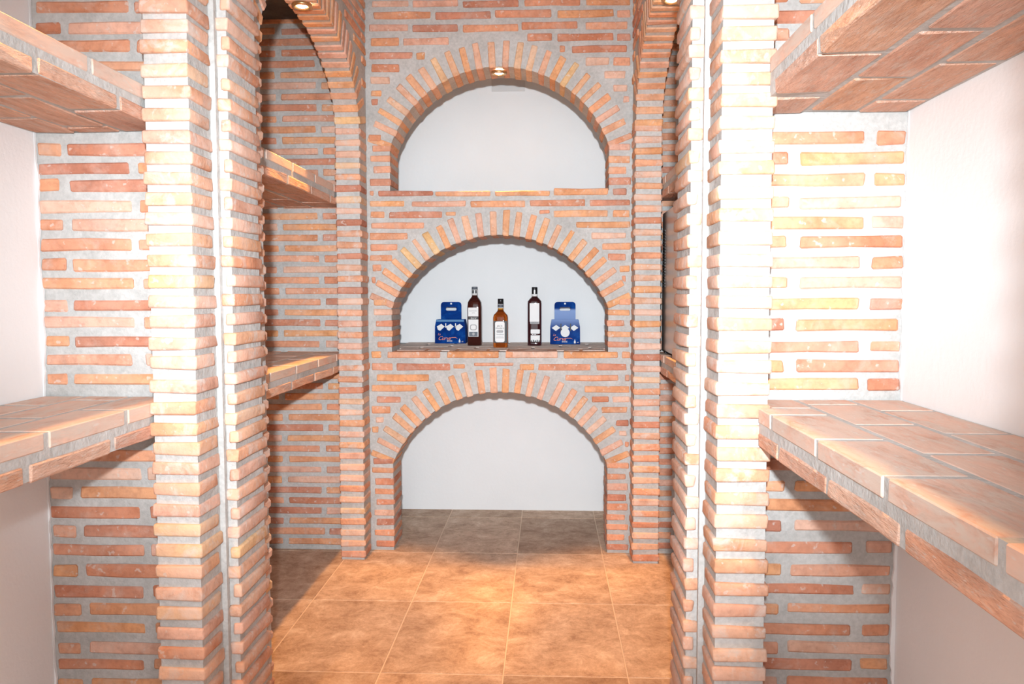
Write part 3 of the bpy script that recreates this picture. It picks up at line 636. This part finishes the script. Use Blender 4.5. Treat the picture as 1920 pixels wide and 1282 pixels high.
# tall dark ribbed bottle, right
b3 = empty('liquor_bottle', (-0.068, 4.155, ZS)); tag(b3, 'tall dark bottle with ribbed corners and one long blank white label, at right', 'bottle', 'bottles in the middle niche')
secs = [(0, W - .004, W - .004, 5), (.003, W - .001, W - .001, 5)]
z = .01
while z < .225:
    secs += [(z, W, W, 5), (z + .0035, W - .0022, W - .0022, 5)]; z += .007
secs += [(.228, W - .001, W - .001, 4.5), (.240, W - .009, W - .009, 3.4), (.249, .020, .020, 2.6), (.253, .0150, .0150, 2), (.256, .0148, .0148, 2)]
sub('glass_body', loft(secs), M_dark2, b3)
sub('neck_ring', loft([(.2562, .0165, .0165, 2), (.268, .0150, .0150, 2)]), M_white, b3)
cp = sub('cap', loft([(.2681, .0152, .0152, 2), (.303, .0152, .0152, 2), (.3045, .014, .014, 2)]), M_black, b3)
plate('cap_mark', b3, -.004, .004, .266, .290, -.0165, M_white, .0035)
plate('long_label', b3, -.025, .025, .124, .220, -W - .0006, M_white)
g = plate('label_strip', b3, -.023, .025, .113, .123, -W - .0006, M_midink); sub('lettering', text_mesh('RESERVA', .009), M_ink, g, (.001, -.0008, .118))
plate('lower_label', b3, -.020, .028, .062, .084, -W - .0006, M_white, .004)
lw = plate('foot_label', b3, -.020, .028, .020, .053, -W - .0006, M_white)
plate('label_dot', b3, -.012, -.006, .055, .060, -W - .0006, M_white); plate('label_dot', b3, .000, .006, .055, .060, -W - .0006, M_white)
for q in range(5): plate('label_spike', lw, -.019 + q * .010, -.013 + q * .010, .018, .027 + .003 * (q % 2), -.0007, M_ink)

# ------------------------------------------------------------------ blue bottle carriers
def carton(loc, wb, label, mat, faded):
    root = empty('bottle_carrier', loc); tag(root, label, 'carton', 'blue card bottle carriers in the middle niche')
    hb, ht, d, H = wb / 2, wb / 2 - .008, .055, .130
    bm = bmesh.new()
    def ring(z, h, dd): return [bm.verts.new(p) for p in ((-h, -dd, z), (h, -dd, z), (h, dd, z), (-h, dd, z))]
    A = ring(0, hb, d); B = ring(H * .72, hb - .001, d); C = ring(H, ht, d - .002); D = ring(H, ht - .002, d - .004); E_ = ring(.02, ht - .003, d - .005)
    for P, Q in ((A, B), (B, C), (C, D), (D, E_)):
        for i in range(4): bm.faces.new([P[i], P[(i + 1) % 4], Q[(i + 1) % 4], Q[i]])
    bm.faces.new(A[::-1]); bm.faces.new(E_); fixn(bm)
    link('tray', mesh_from(bm), mat, root)
    hw = .057
    slot = rrect(-.029, .029, .178, .197, .007)
    link('handle_panel', curve_mesh([rrect(-hw, hw, .021, .226, .018, 6, (0, 1, 1, 0)), slot[::-1]], .0012), mat, root, (0, 0, 0))
    for s in (-1, 1): boxobj('divider', root, (s * wb / 6 - .0007, -d + .006, .021), (s * wb / 6 + .0007, d - .006, .105), mat)
    plate('round_mark', root, -.005, .005, .211, .221, -.0018, M_white, .0048)
    y = -d - .0006
    if not faded: plate('fold_strip', root, -ht, ht, .118, .1295, y + .0012, M_cardedge)
    for q in (-1, 0, 1):
        cx = q * wb * .30
        P = [(-.024, .010), (.003, .024), (.023, .009), (-.005, -.014), (-.018, -.008)] if not faded else [(-.026, .004), (.000, .020), (.024, .005), (-.002, -.012)]
        link('white_print', curve_mesh([[(cx + a * .92, .083 + b) for a, b in P]], .0003), M_white, root, (0, y, 0))
    for q in (-.5, .5):
        cx = q * wb * .32 + .003
        plate('slit_print' , root, cx - .0028, cx + .0028, .086 if not faded else .070, .110, y, M_white if not faded else M_ink, .002 if not faded else 0, .0006)
    if faded:
        link('round_print', curve_mesh([[(.0 + .024 * math.cos(a * PI / 12), .062 + .024 * math.sin(a * PI / 12)) for a in range(24)]], .0003), M_white, root, (0, y - .0007, 0))
    sub('lettering', text_mesh('La', .016, .4), M_orange, root, (-wb * .36, y, .050))
    sub('lettering', text_mesh('Curva', .030, .5, space=.92), M_orange, root, (-wb * .20, y - .0003, .028))
    Q = [(.0, .026), (.02, .034), (.04, .034), (.052, .026), (.040, .031), (.02, .031)]
    link('swash', curve_mesh([[(a - .010, b) for a, b in Q]], .0003), M_orange, root, (0, y, 0))
    sub('lettering', text_mesh('BIRRE', .012), M_white, root, (-.003, y, .013))
    link('bottle_print', curve_mesh([[(.047, .005), (.056, .005), (.056, .015), (.0535, .020), (.0525, .026), (.0505, .026), (.0495, .020), (.047, .015)]], .0003), M_white, root, (0, y, 0))
    sub('lettering', text_mesh('x6', .010), M_white, root, (.067, y, .010))
    return root
carton((-0.531, 4.345, ZS), .168, 'deep blue card bottle carrier with a handle slot, at left of the niche', M_card, False)
carton((0.094, 4.285, ZS), .160, 'faded blue card bottle carrier with pale upper half, at right of the niche', M_cardf, True)

# ------------------------------------------------------------------ steel appliance on the far right shelf
ap = empty('wine_cooler', (0.685, 3.33, 0.956)); tag(ap, 'grey steel appliance with black vent slots, behind the near right pier', 'appliance')
boxobj('cabinet', ap, (-.165, -.26, .015), (.160, .30, .632), M_steel, .004)
boxobj('door', ap, (-.165, -.30, .015), (.160, -.262, .632), M_black, .004)
for k in range(20): boxobj('vent_slot', ap, (-.1665, .215, .300 + k * .0129), (-.1648, .275, .3065 + k * .0129), M_black)
for sx in (-.14, .135):
    for sy in (-.24, .27): boxobj('foot', ap, (sx - .015, sy - .015, 0), (sx + .015, sy + .015, .0155), M_black, .002)
def tube(pts, r, n=10):
    bm = bmesh.new(); rings = []
    for i, p in enumerate(pts):
        p = Vector(p); t = (Vector(pts[min(i + 1, len(pts) - 1)]) - Vector(pts[max(i - 1, 0)])).normalized()
        a = t.orthogonal().normalized() if i == 0 else (a - t * a.dot(t)).normalized()
        b = t.cross(a)
        rings.append([bm.verts.new(p + (a * math.cos(2 * PI * k / n) + b * math.sin(2 * PI * k / n)) * r) for k in range(n)])
    for A, B in zip(rings[:-1], rings[1:]):
        for k in range(n): bm.faces.new([A[k], A[(k + 1) % n], B[(k + 1) % n], B[k]])
    bm.faces.new(rings[0][::-1]); bm.faces.new(rings[-1]); fixn(bm); return mesh_from(bm, 'tube', True)
pts = [(-.172 - .010 * math.sin(PI * i / 24), .292 + .012 * math.sin(2 * PI * i / 24), .575 - .115 * i / 24 ) for i in range(25)]
link('power_cable', tube(pts, .0035), M_black, ap)
link('power_cable', tube([(-.172, .30 , .575 - .02 * k) for k in range(28)], .003), M_black, ap)

# ------------------------------------------------------------------ small cover plate high in the top niche
cp = boxobj('cover_plate', None, (-.0925, -.008, -.045), (.0925, 0, .045), M_offw, .002)
cp.location = (-0.217, YN, 2.385); tag(cp, 'small grey cover plate high on the white wall of the top niche', 'cover plate')
